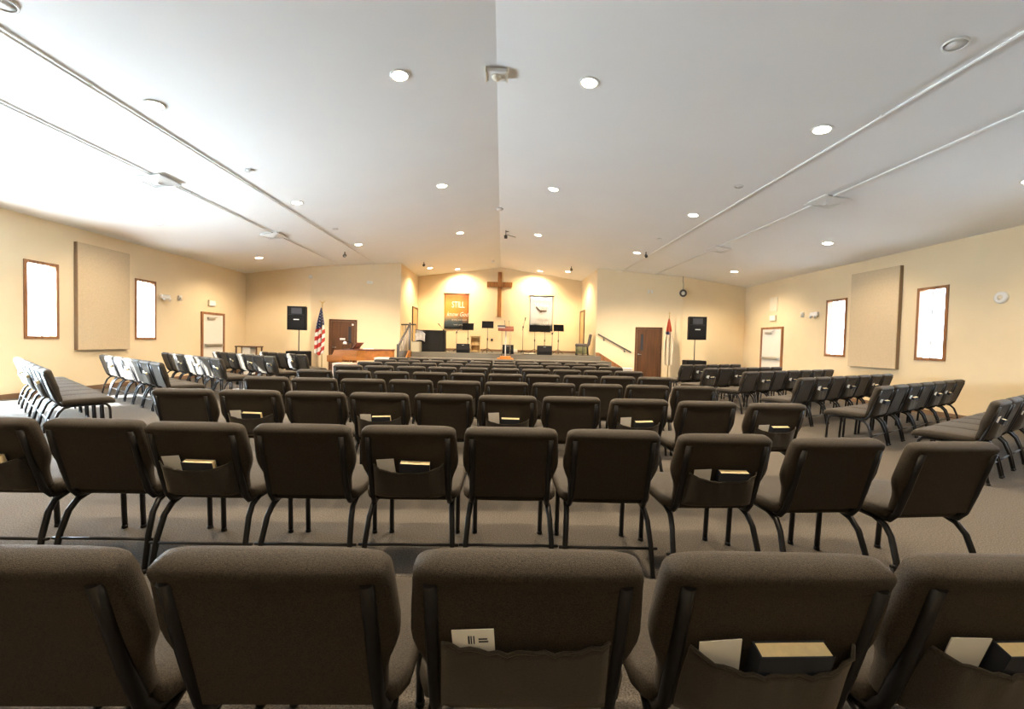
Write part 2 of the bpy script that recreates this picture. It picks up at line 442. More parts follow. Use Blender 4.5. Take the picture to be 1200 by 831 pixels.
def vision(side, glass='black'):
    def f(o, lf, w, h):
        x = side * (w / 2 - .19)
        obj('vision_panel', MB().box(x - .05, x + .05, -.028, -.02, 1.15, 1.80), M['cover'], o)
        obj('bead', MB().box(x - .065, x - .05, -.032, -.02, 1.135, 1.815).box(x + .05, x + .065, -.032, -.02, 1.135, 1.815).box(x - .05, x + .05, -.032, -.02, 1.135, 1.15).box(x - .05, x + .05, -.032, -.02, 1.80, 1.815), M['doorwood'], o)
    return f
def sign(x, z, w_, h_):
    def f(o, lf, w, h): obj('sign_plate', MB().bbox(x - w_ / 2, x + w_ / 2, -.034, -.024, z - h_ / 2, z + h_ / 2, .003), M['white'], o)
    return f
def pushbar(o, lf, w, h):
    obj('push_bar', MB().bbox(-w / 2 + .06, w / 2 - .06, -.085, -.025, .98, 1.06, .012), M['steel'], o)
    obj('door_closer', MB().bbox(-.30, .02, -.09, -.025, h - .16, h - .09, .01).tube([(0, -.06, h - .10), (.22, -.10, h - .06)], .012, 6), M['steel'], o)
th = math.atan2(YA - YF, XK - XA)
pL = (ang(-1, .2, 0) + ang(-1, .5, 0)) / 2; pR = (ang(1, .53, 0) + ang(1, .22, 0)) / 2
flat_door('door_1', 'dark wooden door left of the stage behind the flag, with white plate', pL, th, .86, 2.0, M['doorwood'], M['doorwood'], [lever(-1), vision(1), sign(-.02, 1.32, .19, .07), sign(.34, 1.88, .07, .07)])
flat_door('door_2', 'dark wooden door right of the stage with silver lever handle', pR, -th, .86, 2.0, M['doorwood'], M['doorwood'], [lever(-1), vision(-1)])
flat_door('door_3', 'white side door in oak frame on the left wall', (XL, 14.11, 0), PI / 2, .96, 2.02, M['whitedoor'], M['oak'], [pushbar])
flat_door('door_4', 'white side door in oak frame on the right wall', (XRT, 14.19, 0), -PI / 2, 1.02, 2.02, M['whitedoor'], M['oak'], [pushbar])
flat_door('door_5', 'tan wooden door in the left side of the stage alcove', (XR - XA, 19.7, STAGE), PI / 2, .98, 1.93, M['tanwood'], M['doorwood'], [])
flat_door('door_6', 'tan wooden door in the right side of the stage alcove', (XR + XA, 19.85, STAGE), -PI / 2, .90, 1.98, M['tanwood'], M['doorwood'], [])

# ------------------------------------------------------------------ ceiling fittings
def slope_rot(x): return Matrix.Rotation(math.atan(SL) * (1 if x > XR else -1), 4, 'Y')
LIGHT_X = [(-7.95, 'outer left'), (-4.65, 'middle left'), (-1.42, 'inner left'), (1.07, 'inner right'), (4.30, 'middle right'), (7.69, 'outer right')]
LIGHT_Y = [(-2.1, 'behind the camera'), (1.75, 'above the camera'), (5.6, 'first'), (9.45, 'second'), (13.45, 'third')]
trim_me = MB().lathe([(.10, .004), (.103, -.012), (.125, -.014), (.130, .0)], n=28).mesh('trim_ring')
lens_me = MB().lathe([(.0, -.010), (.06, -.012), (.101, -.006)], n=28).mesh('lens')
def downlight(x, y, label, power, angle=2.3, blend=.7, group='recessed ceiling downlights', size=.08, tilt=None, color=(1, .80, .56)):
    t = thing('ceiling_downlight', label, 'downlight', (x, y, ceil_z(x) - .001), 0, group)
    t.rotation_euler = (0, math.atan(SL) * (1 if x > XR else -1), 0)
    obj('trim_ring', trim_me, M['white'], t); obj('lens', lens_me, M['lens'], t)
    l = bpy.data.lights.new('lamp', 'SPOT'); l.energy = power; l.color = color; l.spot_size = angle; l.spot_blend = blend; l.shadow_soft_size = size
    lo = bpy.data.objects.new('lamp', l); COL.objects.link(lo); lo.parent = t; lo.location = (0, 0, -.05)
    lo.rotation_euler = (0, -t.rotation_euler.y, 0) if tilt is None else tilt
    return t
for ly, yn in LIGHT_Y:
    for lx, xn in LIGHT_X:
        if ly < 2 : p = 0
        if yn in ('first', 'second', 'third'):
            lab = 'lit round downlight, %s row from the ridge, %s nearest the camera' % (xn, yn)
        elif yn == 'above the camera':
            lab = 'lit round downlight above the picture, %s row from the ridge' % xn
        elif yn == 'behind the camera' and 'inner' in xn:
            lab = 'lit round downlight behind the camera, %s row from the ridge' % xn
        else: continue
        yy = ly + (.15 if 'outer' in xn else 0) + (.1 if 'middle' in xn else 0) + (.25 if ('outer' in xn and ly > 5) else 0)
        downlight(lx, yy, lab, (400 if yn == 'third' else 220) * (.34 if 'outer' in xn else 1.0) * (.20 if ly < 0 else .6 if ly < 2 else 1), 2.5)
for lx, lab in ((-3.25, 'lit stage downlight near the left alcove wall'), (2.84, 'lit stage downlight near the right alcove wall')):
    downlight(lx, 18.62, lab, 190, 2.4, color=(1, .76, .46))
for lx, lab in ((-2.15, 'lit stage downlight washing the wall above the orange banner'), (1.70, 'lit stage downlight washing the wall above the pale banner')):
    downlight(lx, 19.6, lab, 170, 2.4, tilt=(R(22), 0, 0), color=(1, .76, .46))
# round speakers / detectors in the ceiling
for x in (-4.66, 4.34):
    for y, nm in ((4.05, 'nearest the camera'), (7.78, 'second from the camera'), (11.72, 'third from the camera')):
        t = thing('ceiling_speaker', 'flat round white ceiling speaker on the %s slope, %s' % ('left' if x < 0 else 'right', nm), 'speaker', (x, y, ceil_z(x)), 0, 'round ceiling speakers')
        t.rotation_euler = (0, math.atan(SL) * (1 if x > XR else -1), 0)
        r = .10 if y < 5 else .075
        obj('rim', MB().lathe([(r * .86, -.01), (r * .9, -.022), (r, -.02), (r * 1.02, 0)], n=24), M['white'], t)
        obj('grille', MB().lathe([(0, -.016), (r * .87, -.012)], n=24), M['white'], t)
# pipes
for c, nm in ((4.847, 'inner'), (6.047, 'outer')):
    for sg in (-1, 1):
        x = XR + sg * c; yend = YF + (YA - YF) * (XK - c) / (XK - XA) - .02
        z = ceil_z(x) - .022
        t = thing('ceiling_pipe', 'long thin white %s pipe running along the %s ceiling slope' % (nm, 'left' if sg < 0 else 'right'), 'pipe', (x, YR, z), 0, 'ceiling pipes')
        obj('tube', MB().tube([(0, .02, 0), (0, yend - YR, 0)], .016, 10), M['white'], t)
        for k in range(6):
            yy = 3.6 + k * 3.3
            obj('clip', MB().box(-.028, .028, yy - .012, yy + .012, -.0, .022), M['white'], t)
# square air diffusers
for x, y, lab in ((-6.28, 7.77, 'left slope nearer the camera'), (-6.30, 11.63, 'left slope nearer the stage'), (5.97, 7.70, 'right slope nearer the camera'), (6.0, 11.65, 'right slope nearer the stage')):
    t = thing('air_diffuser', 'square white louvred air diffuser on the %s' % lab, 'air vent', (x, y, ceil_z(x) - .05), 0, 'square ceiling air diffusers')
    t.rotation_euler = (0, math.atan(SL) * (1 if x > XR else -1), 0)
    obj('collar', MB().box(-.22, .22, -.22, .22, -.006, .049), M['white'], t)
    for k, (r0, r1, z) in enumerate(((.17, .26, -.004), (.10, .175, -.010), (.04, .105, -.016))):
        vs = [(sx * r, sy * r, zz) for r, zz in ((r1, z + .004), (r0, z - .024)) for sx, sy in ((-1, -1), (1, -1), (1, 1), (-1, 1))]
        vs += [(a, b, c + .006) for a, b, c in vs]
        q = MB().add(vs, [(i, (i + 1) % 4, (i + 1) % 4 + 4, i + 4) for i in range(4)] + [(i + 8, i + 12, (i + 1) % 4 + 12, (i + 1) % 4 + 8) for i in range(4)] + [(i, i + 8, (i + 1) % 4 + 8, (i + 1) % 4) for i in range(4)] + [(i + 4, (i + 1) % 4 + 4, (i + 1) % 4 + 12, i + 12) for i in range(4)])
        obj('louvre', q, M['white'], t)
    obj('centre_plate', MB().box(-.04, .04, -.04, .04, -.044, -.038), M['white'], t)
# ridge fittings
t = thing('ridge_sensor', 'white square plate with round grey dome on the ceiling ridge', 'sensor', (XR, 5.7, RIDGE - .03))
obj('plate', MB().bbox(-.13, .13, -.11, .11, -.05, .0, .01), M['white'], t)
obj('dome', MB().lathe([(0, -.10), (.04, -.09), (.065, -.065), (.07, -.05)], n=20), M['cream'], t)
obj('bracket', MB().box(-.15, -.13, -.11, .11, -.06, .02).box(.13, .15, -.11, .11, -.06, .02), M['cream'], t)
t = thing('smoke_detector', 'small white detector on the ridge between the far downlights', 'detector', (XR + .01, 11.43, RIDGE - .005))
obj('base', MB().lathe([(.09, 0), (.09, -.03), (.07, -.05), (0, -.055)], n=18), M['white'], t); obj('vent_ring', MB().lathe([(.085, -.012), (.094, -.016), (.085, -.02)], n=18), M['darkgrey'], t)
t = thing('ceiling_bracket', 'small dark spindly bracket hanging beside the ridge before the stage', 'bracket', (.04, 13.55, ceil_z(.04)))
obj('stem', MB().tube([(0, 0, 0), (0, 0, -.16)], .012, 6), M['darkgrey'], t)
obj('arm', MB().tube([(-.06, -.05, -.20), (0, 0, -.14), (.10, .02, -.15), (.32, .05, -.20)], .010, 6), M['darkgrey'], t)
obj('arm', MB().tube([(0, 0, -.05), (.09, .0, -.03)], .010, 6), M['darkgrey'], t)
obj('head', MB().bbox(-.05, .05, -.04, .04, -.26, -.17, .01), M['darkgrey'], t)
for x, y, lab in ((4.51, 13.30, 'small dark spotlight head on the right ceiling by the inner pipe'), (-5.36, 14.30, 'small dark spotlight head on the left ceiling near the front wall'),
                  (-3.26, 17.24, 'small dark spotlight head above the left edge of the stage'), (2.80, 17.38, 'small dark spotlight head above the right edge of the stage')):
    t = thing('spotlight_head', lab, 'spotlight', (x, y, ceil_z(x)), 0, 'small dark ceiling spotlights')
    obj('stem', MB().tube([(0, 0, 0), (0, 0, -.08)], .015, 6), M['darkgrey'], t)
    obj('housing', MB().lathe([(.03, 0), (.05, -.02), (.05, -.11), (.04, -.12)], (0, 0, 0), 12, Matrix.Translation((0, .05, -.10)) @ Matrix.Rotation(-1.1, 4, 'X')), M['darkgrey'], t)
t = thing('ridge_speaker', 'small white fitting on the ridge just before the cross', 'speaker', (XR - .33, 18.5, ceil_z(XR - .33)))
obj('cone', MB().lathe([(.05, 0), (.07, -.05), (.05, -.10)], n=14), M['white'], t); obj('rim', MB().lathe([(.07, -.05), (.078, -.055), (.07, -.06)], n=14), M['cream'], t)

# ------------------------------------------------------------------ wall fittings
for sg, lab in ((-1, 'left'), (1, 'right')):
    X = (XL if sg < 0 else XRT) - sg * .004
    i = -sg
    y0, y1 = (9.62, 10.93) if sg < 0 else (9.55, 10.9)
    t = thing('acoustic_panel', 'large tan fabric acoustic panel hung on the %s wall between the windows' % lab, 'wall panel', (X, (y0 + y1) / 2, .935))
    hw = (y1 - y0) / 2
    a, b = sorted((i * .0, i * .075)); obj('core', MB().box(a, b, -hw, hw, 0, 2.42), M['paneledge'], t)
    a, b = sorted((i * .075, i * .09)); obj('fabric_face', MB().bbox(a, b, -hw + .004, hw - .004, .004, 2.416, .006), M['panel'], t)
    ye, yst, yx = (12.11, 12.67, 14.02) if sg < 0 else (12.23, 12.76, 14.14)
    t = thing('emergency_light', 'white twin-head emergency light on the %s wall beside the far window' % lab, 'emergency light', (X + i * .0, ye, 2.40))
    a, b = sorted((0, i * .08)); obj('housing', MB().bbox(a, b, -.15, .15, -.06, .06, .015), M['white'], t)
    for s2 in (-1, 1): obj('lamp_head', MB().lathe([(.03, 0), (.045, .03), (.045, .06), (0, .062)], (i * .05, s2 * .09, -.06), 12, Matrix.Rotation(i * 1.9, 4, 'Y')), M['white'], t)
    t = thing('wall_strobe', 'small white alarm strobe on the %s wall next to the emergency light' % lab, 'alarm', (X, yst, 2.42))
    a, b = sorted((0, i * .05)); obj('housing', MB().bbox(a, b, -.06, .06, -.075, .075, .012), M['white'], t)
    a, b = sorted((i * .05, i * .07)); obj('lens', MB().bbox(a, b, -.03, .03, -.03, .03, .008), M['cream'], t)
    t = thing('door_sign_box', 'cream sign box on the wall above the %s white side door' % lab, 'sign', (X, yx, 2.39))
    a, b = sorted((0, i * .06)); obj('housing', MB().bbox(a, b, -.15, .15, -.09, .10, .012), M['cream'], t)
    a, b = sorted((i * .06, i * .066)); obj('face', MB().bbox(a, b, -.135, .135, -.075, .085, .002), M['white'], t)
t = thing('round_wall_plate', 'round white wall speaker high on the right wall near the picture edge', 'speaker', (XRT, 7.6, 2.40))
RX = Matrix.Rotation(-PI / 2, 4, 'Y')
obj('rim', MB().lathe([(.11, 0), (.11, .03), (.09, .045)], (0, 0, 0), 24, RX), M['white'], t); obj('grille', MB().lathe([(.092, .04), (0, .05)], (0, 0, 0), 24, RX), M['cream'], t)
t = thing('wall_vent_plate', 'tall pale blank plate above the right side door sign', 'plate', (XRT, 14.17, 2.85))
obj('plate', MB().bbox(-.02, 0, -.20, .20, -.22, .25, .005), M['cream'], t); obj('screw', MB().bbox(-.025, -.018, -.01, .01, .20, .22, .002), M['steel'], t)
p = ang(-1, .64, 3.56)
t = thing('wall_plate', 'small white double plate high on the left angled wall', 'plate', p, th)
obj('plate', MB().bbox(-.10, .10, -.03, 0, -.05, .05, .008), M['white'], t); obj('rocker', MB().bbox(-.06, .06, -.04, -.03, -.02, .02, .004), M['cream'], t)
p = ang(1, .37, 3.46)
t = thing('wall_plate', 'pair of small white plates high on the right angled wall', 'plate', p, -th)
for s2 in (-1, 1): obj('plate', MB().bbox(s2 * .06 - .03, s2 * .06 + .03, -.03, 0, -.06, .06, .008), M['white'], t)
# hanging ring shaped fixture in the right front corner, round fixture in the left
p = ang(1, .01, 3.37, .12)
t = thing('hanging_round_speaker', 'dark ring with white centre hung by a cord in the right front corner', 'speaker', p)
RYm = Matrix.Rotation(PI / 2, 4, 'X')
mb = MB()
nn = 24
mb.tube([(.11 * math.cos(2 * PI * k / nn), -.03, .11 * math.sin(2 * PI * k / nn)) for k in range(nn + 1)], .035, 8, cap=False)
obj('ring', mb, M['darkgrey'], t)
obj('cone', MB().lathe([(.085, .0), (.06, .03), (0, .04)], (0, -.01, 0), 20, RYm), M['white'], t)
obj('cord', MB().tube([(0, 0, .12), (.02, 0, .30), (-.01, .02, .50), (0, .02, ceil_z(p.x) - p.z)], .008, 6), M['darkgrey'], t)
p = ang(-1, .0, 3.60, .08)
t = thing('corner_sensor', 'small round pale sensor high in the left front wall corner', 'sensor', p)
obj('ring', MB().tube([(.08 * math.cos(2 * PI * k / 20), -.02, .06 * math.sin(2 * PI * k / 20)) for k in range(21)], .018, 6, cap=False), M['cream'], t)
obj('eye', MB().lathe([(.07, 0), (.05, .03), (0, .04)], (0, 0, 0), 16, RYm), M['white'], t)
obj('stalk', MB().tube([(0, 0, 0), (0, .06, .1)], .012, 6), M['cream'], t)
# ------------------------------------------------------------------ chairs
E0 = Vector((0, -.222, .452)); E1 = Vector((0, -.340, .860))
EL = (E1 - E0).length; EV = (E1 - E0).normalized(); NV = Vector((0, -EV.z, EV.y))   # NV points to the rear
def bk(x, s, t):
    p = E0 + EV * (s * EL) + NV * t; return Vector((x, p.y, p.z))
BACK_M = Matrix.Translation(E0) @ Matrix(((1, 0, 0, 0), (0, NV.y, EV.y, 0), (0, NV.z, EV.z, 0), (0, 0, 0, 1)))  # local: x, rear, up the back
def sup(a, p): c = math.cos(a); return math.copysign(abs(c) ** p, c)
def loft(rows, place, n=22, p=.5):
    vs = []; fs = []
    for row in rows:
        for k in range(n):
            a = 2 * PI * k / n
            vs.append(place(row, sup(a, p), sup(a - PI / 2, p)))
    for i in range(len(rows) - 1):
        for k in range(n):
            a, b = i * n + k, i * n + (k + 1) % n
            fs.append((a, b, b + n, a + n))
    m = MB().add(vs, fs, True)
    m.f.append(tuple(range(n))[::-1]); m.sm.append(True)
    m.f.append(tuple((len(rows) - 1) * n + k for k in range(n))); m.sm.append(True)
    return m
brow = [(-.012, .205, 0, .014), (.0, .222, 0, .024), (.03, .232, 0, .029), (.20, .236, 0, .032), (.28, .243, 0, .034), (.38, .260, -.002, .038), (.46, .270, -.002, .040),
        (.54, .273, 0, .040), (.72, .268, .000, .040), (.86, .263, .000, .041), (.91, .261, .003, .044), (.945, .258, .005, .045), (.97, .251, .006, .042), (.99, .240, .006, .034), (1.006, .225, .004, .021), (1.013, .205, .002, .009)]
ME = {}
ME['backrest'] = loft(brow, lambda r, c, s: bk(r[1] * c, r[0], r[2] + r[3] * s), 24, .42).mesh('backrest')
srow = [(-.215, .235, .435, .02), (-.205, .255, .437, .034), (-.16, .276, .442, .042), (0, .281, .445, .045), (.15, .281, .445, .045), (.21, .279, .440, .045), (.25, .274, .432, .042), (.272, .262, .424, .034), (.282, .245, .418, .02)]
ME['seat'] = loft(srow, lambda r, c, s: Vector((r[1] * c, r[0], r[2] + r[3] * s)), 22, .38).mesh('seat')
mb = MB()
mb.bbox(-.213, .213, .024, .040, .012 * EL, .925 * EL, .005, BACK_M)
ME['back_panel'] = mb.mesh('back_panel')
for s_ in (-1, 1):
    k = 'l' if s_ < 0 else 'r'
    ME['post' + k] = MB().tube([(s_ * .222, -.13, .388), bk(s_ * .219, -.12, .006), bk(s_ * .216, .0, .028), bk(s_ * .216, .3, .034), bk(s_ * .216, .6, .035), bk(s_ * .216, .90, .036)], .017, 8).mesh('back_post')
    ME['leg_f' + k] = MB().tube([(s_ * .228, .245, 0), (s_ * .228, .232, .30), (s_ * .228, .222, .355), (s_ * .227, .195, .383), (s_ * .226, .15, .390), (s_ * .226, .03, .390)], .0155, 8).mesh('leg')
    ME['leg_r' + k] = MB().tube([(s_ * .226, .03, .390), (s_ * .227, -.13, .388), (s_ * .231, -.20, .366), (s_ * .238, -.245, .315), (s_ * .246, -.285, .20), (s_ * .254, -.325, 0)], [.0155, .0155, .0160, .0160, .0155, .0140], 8).mesh('leg')
ME['stretcher'] = MB().tube([(-.283, -.288, .175), (.283, -.288, .175)], .0085, 8).mesh('stretcher')
def pocket_mesh(bulge, sag, wrinkle):
    def fn(u, v):
        U = 2 * u - 1
        top = .52 - sag * (1 - U * U)
        s = .03 + (top - .03) * v
        t = .042 + bulge * (1 - U ** 6) * min(1, .35 + v * 4) + wrinkle * math.sin(9 * U + 4 * v) * v + .004 * math.sin(23 * U) * v * v
        return bk(.200 * U * (1 - .03 * v), s, t)
    return MB().shell(fn, 18, 10, NV * .004).mesh('book_pocket'), MB().tube([fn(u / 18, 1.0) + NV * .002 for u in range(19)], .0045, 6).mesh('hem')
ME['pocket'], ME['pocket_hem'] = pocket_mesh(.050, .075, .004)
ME['pocket_flat'], ME['pocket_flat_hem'] = pocket_mesh(.018, .03, .0025)
ORD = ['first', 'second', 'third', 'fourth', 'fifth', 'sixth', 'seventh', 'eighth', 'ninth', 'tenth', 'eleventh']
for s_ in (-1, 1):
    k = 'l' if s_ < 0 else 'r'
    ME['cap_f' + k] = MB().tube([(s_ * .228, .245, 0), (s_ * .228, .244, .022)], .0180, 8).mesh('foot_cap')
    ME['cap_r' + k] = MB().tube([(s_ * .254, -.325, 0), (s_ * .253, -.321, .022)], .0180, 8).mesh('foot_cap')
def chair(x, y, rz, label, group, pocket=None, caps=True):
    t = thing('church_chair', label, 'chair', (x, y, 0), rz, group)
    obj('seat', ME['seat'], M['fabric'], t); obj('backrest', ME['backrest'], M['fabric'], t); obj('back_panel', ME['back_panel'], M['fabric'], t)
    for k in 'lr':
        obj('back_post', ME['post' + k], M['frame'], t)
        for e in 'fr':
            lg = obj('leg', ME['leg_' + e + k], M['frame'], t)
            if caps: obj('foot_cap', ME['cap_' + e + k], M['frame'], lg)
    obj('stretcher', ME['stretcher'], M['frame'], t)
    if pocket:
        pk = obj('book_pocket', ME[pocket], M['pocket'], t); obj('hem', ME[pocket + '_hem'], M['pocket'], pk)
    return t
# a hymn book (cover + page block); local: x width, y thickness(rear), z up the back
BW, BH, BT = .165, .215, .038
ME['cover'] = MB().box(-BW / 2, BW / 2, -BT / 2, -BT / 2 + .003, 0, BH).box(-BW / 2, BW / 2, BT / 2 - .003, BT / 2, 0, BH).box(-BW / 2, -BW / 2 + .004, -BT / 2 + .003, BT / 2 - .003, 0, BH).mesh('cover')
ME['pages'] = MB().box(-BW / 2 + .004, BW / 2 - .003, -BT / 2 + .003, BT / 2 - .003, .004, BH - .002).mesh('pages')
ME['card'] = MB().box(-.048, .048, -.0012, .0012, 0, .13).mesh('card')
ME['print'] = MB().box(-.012, -.008, .0012, .0016, .088, .112).box(-.006, -.003, .0012, .0016, .088, .112).box(.0, .003, .0012, .0016, .088, .112).box(.012, .032, .0012, .0016, .10, .104).box(.012, .034, .0012, .0016, .092, .096).mesh('print')
def in_pocket(o, ch, x, s, t, tilt, lean=0.):
    o.matrix_world = Matrix.Translation(ch.location) @ Matrix.Rotation(ch.rotation_euler.z, 4, 'Z') @ BACK_M @ Matrix.Translation((x, t, s * EL)) @ Matrix.Rotation(tilt, 4, 'Y') @ Matrix.Rotation(lean, 4, 'X')
def book(ch, where, x=.03, s=.10, tilt=0., t=.064, lean=-.05, cov='cover', group='hymn books in chair pockets'):
    b = thing('hymn_book', '%s book in pocket of %s' % ('dark navy' if cov == 'cover' else 'maroon', where), 'book', group=group)
    in_pocket(b, ch, x, s, t, tilt, lean)
    obj('cover', ME['cover'], M[cov], b); obj('page_block', ME['pages'], M['pages'], b)
def card(ch, where, x=-.115, s=.30, tilt=0., t=.056, printed=False, lean=0.):
    b = thing('visitor_card', 'small white card in pocket of %s' % where, 'card', group='white cards in chair pockets')
    in_pocket(b, ch, x, s, t, tilt, lean)
    obj('card_sheet', ME['card'], M['paper'], b)
    if printed: obj('print', ME['print'], M['cover'], b)

ROWY = [.93, 2.31, 3.74, 5.03, 6.34, 7.68, 8.95, 10.15, 11.40]
POCK = {0: {0: 'c', 1: 'cb', 2: 'cb'}, 1: {-5: 'cm', -3: 'cb', -1: 'cb', 2: 'cb'}, 2: {-4: 'cb', -2: 'cb', 0: 'cb', 2: 'cb', 4: 'cb'}}
for i, ry in enumerate(ROWY):
    ks = range(-3, 4) if i == 0 else range(-5, 5)
    n = len(ks)
    for j, k in enumerate(ks):
        x = .066 + .573 * k; y = ry + .338; rz = 0.
        if i == 0: x = .075 + .573 * k
        if i in (1, 2) and k >= 2: y -= .05 * (k - 1); rz = R(1.6 * (k - 1)); x += .012 * (k - 1)
        if i == 1: y += {-5: .03, -4: .03}.get(k, 0)
        rz += R(random.uniform(-.7, .7)); y += random.uniform(-.012, .012)
        content = POCK.get(i, {}).get(k, '')
        has = bool(content) or (i > 2 and (k + i) % 2 == 0)
        if n == 10: pos = '%s from left' % ORD[j] if j < 5 else '%s from right' % ORD[9 - j]
        else: pos = ['leftmost', 'second from left', 'third from left', 'middle one', 'third from right', 'second from right', 'rightmost'][j]
        where = '%s, %s centre row from the camera' % (pos, ORD[i])
        st = {'': 'plain back', 'c': 'card in pocket', 'cb': 'book in pocket', 'cm': 'book in pocket'}[content]
        lab = 'dark brown padded chair, %s, %s' % (where, st)
        if i > 2: lab = 'dark brown padded chair, %s' % where
        c = chair(x, y, rz, lab, 'church chairs in the centre block', ('pocket_flat' if content == 'c' else 'pocket') if has else None, i < 3)
        wh = '%s chair, %s centre row' % (pos.replace(' one', '').replace(' from ', '-from-'), ORD[i])
        if 'c' in content:
            card(c, wh, tilt=random.uniform(-.12, .02) if content != 'c' else -.06, printed=(i == 0 and k == 0), s=.31 if i == 0 and k == 0 else random.uniform(.27, .31) + (.06 if i == 2 and k in (0, 2) else 0),
                 t=.048 if content == 'c' else .056)
        if 'b' in content or 'm' in content:
            book(c, wh, x=.035 + random.uniform(-.012, .012), s=random.uniform(.05, .08), tilt=random.uniform(-.05, .06), cov='cover2' if 'm' in content else 'cover')

# side blocks: (near top corner, angle, chairs)
SIDE = [('left', [((-5.60, 5.29), 38, 7), ((-5.60, 7.03), 36.5, 7), ((-5.78, 8.76), 38, 7), ((-5.51, 10.29), 38, 7), ((-5.45, 11.80), 37.5, 5)]),
        ('right', [((4.99, 4.09), 30, 6), ((5.09, 5.53), 30, 7), ((4.97, 6.86), 29.5, 7), ((4.91, 8.34), 30, 7), ((4.60, 9.38), 30, 6), ((4.72, 10.88), 31, 5)])]
SPOCK = {('right', 0): [0, 2, 4], ('right', 1): [0, 2, 4, 5], ('right', 2): [1, 3, 5], ('right', 3): [1, 3, 5], ('right', 4): [0, 2, 4], ('right', 5): [1, 3],
         ('left', 0): [1, 3, 5], ('left', 1): [1, 3, 5], ('left', 2): [0, 2, 4], ('left', 3): [0, 2, 4], ('left', 4): [1, 3]}
for side, rows in SIDE:
    sg = -1 if side == 'left' else 1
    for i, (A, th_, n) in enumerate(rows):
        a = R(th_); d = Vector((sg * math.cos(a), math.sin(a), 0)); rz = sg * a
        fwd = Vector((-math.sin(rz), math.cos(rz), 0))
        for j in range(n):
            c0 = Vector((A[0], A[1], 0)) + d * (.265 + .573 * j) + fwd * .338
            pk = j in SPOCK[(side, i)]
            pos = 'aisle-end' if j == 0 else ('wall-end' if j == n - 1 else '%s from the aisle' % ORD[j])
            lab = 'dark padded chair, %s, %s row from camera, %s angled block' % (pos, ORD[i], side)
            c = chair(c0.x, c0.y, rz + R(random.uniform(-.6, .6)), lab, 'church chairs in the %s angled block' % side, 'pocket' if pk else None)
            if pk:
                wh = '%s chair, %s %s-block row' % (pos.replace(' from the aisle', '-from-aisle'), ORD[i], side)
                card(c, wh, s=random.uniform(.30, .36), tilt=random.uniform(-.1, .1))
                book(c, wh, x=random.uniform(.0, .06), s=random.uniform(.05, .10), tilt=random.uniform(-.08, .08))
# ------------------------------------------------------------------ stage furniture
def facing(o, rz): o.rotation_euler = (0, 0, rz)
def text_mesh(body, size, ext=.002, shear=0.):
    cu = bpy.data.curves.new('lettering', 'FONT'); cu.body = body; cu.size = size; cu.extrude = ext; cu.align_x = 'CENTER'; cu.shear = shear; cu.resolution_u = 2
    o = bpy.data.objects.new('lettering', cu); COL.objects.link(o)
    bpy.context.view_layer.update()
    me = bpy.data.meshes.new_from_object(o.evaluated_get(bpy.context.evaluated_depsgraph_get()))
    bpy.data.objects.remove(o); bpy.data.curves.remove(cu); me.materials.clear(); me.name = 'lettering'
    return me
# cross
t = thing('wooden_cross', 'large wooden cross hung high on the stage back wall', 'cross', (-.18, YB, 2.57))
obj('backing', MB().bbox(-.15, .15, -.05, -.005, 0, 2.16, .01).bbox(-.61, .61, -.05, -.005, 1.40, 1.70, .01), M['crosslight'], t)
obj('upright_beam', MB().bbox(-.095, .095, -.14, -.05, .0, 2.16, .012), M['crosswood'], t)
obj('cross_beam', MB().bbox(-.61, .61, -.17, -.051, 1.43, 1.67, .012), M['crosswood'], t)
# banners
def ramp_mat(name, stops, axis_z=True, noise_amt=.25, noise_sc=2.2, hcol=None):
    m = bpy.data.materials.new(name); m.use_nodes = True; nt = m.node_tree; b = nt.nodes['Principled BSDF']; b.inputs['Roughness'].default_value = .8
    tc = nt.nodes.new('ShaderNodeTexCoord'); sp = nt.nodes.new('ShaderNodeSeparateXYZ'); nt.links.new(tc.outputs['Generated'], sp.inputs[0])
    no = nt.nodes.new('ShaderNodeTexNoise'); no.inputs['Scale'].default_value = noise_sc; no.inputs['Detail'].default_value = 5; nt.links.new(tc.outputs['Generated'], no.inputs['Vector'])
    ma = nt.nodes.new('ShaderNodeMath'); ma.operation = 'MULTIPLY_ADD'; nt.links.new(no.outputs['Fac'], ma.inputs[0]); ma.inputs[1].default_value = noise_amt; nt.links.new(sp.outputs['Z'], ma.inputs[2])
    mb_ = nt.nodes.new('ShaderNodeMath'); mb_.operation = 'SUBTRACT'; nt.links.new(ma.outputs[0], mb_.inputs[0]); mb_.inputs[1].default_value = noise_amt / 2
    r = nt.nodes.new('ShaderNodeValToRGB'); nt.links.new(mb_.outputs[0], r.inputs[0])
    while len(r.color_ramp.elements) < len(stops): r.color_ramp.elements.new(.5)
    for e, (p, c) in zip(r.color_ramp.elements, stops): e.position = p; e.color = (*c, 1)
    last = r.outputs[0]
    if hcol:
        # second hue towards the right side of the print
        r2 = nt.nodes.new('ShaderNodeValToRGB'); nt.links.new(sp.outputs['X'], r2.inputs[0])
        r2.color_ramp.elements[0].position = .35; r2.color_ramp.elements[0].color = (0, 0, 0, 1); r2.color_ramp.elements[1].position = 1; r2.color_ramp.elements[1].color = (.8, .8, .8, 1)
        mx = nt.nodes.new('ShaderNodeMix'); mx.data_type = 'RGBA'; mx.blend_type = 'MULTIPLY'
        nt.links.new(r2.outputs[0], mx.inputs[0]); nt.links.new(last, mx.inputs[6]); mx.inputs[7].default_value = (*hcol, 1)
        last = mx.outputs[2]
    nt.links.new(last, b.inputs['Base Color'])
    return m
M['banner_l'] = ramp_mat('sunset banner print', [(.0, (.02, .03, .04)), (.2, (.05, .08, .11)), (.32, (.30, .22, .12)), (.46, (.62, .26, .04)), (.72, (.60, .30, .07)), (1, (.36, .08, .025))], hcol=(.75, .40, .25))
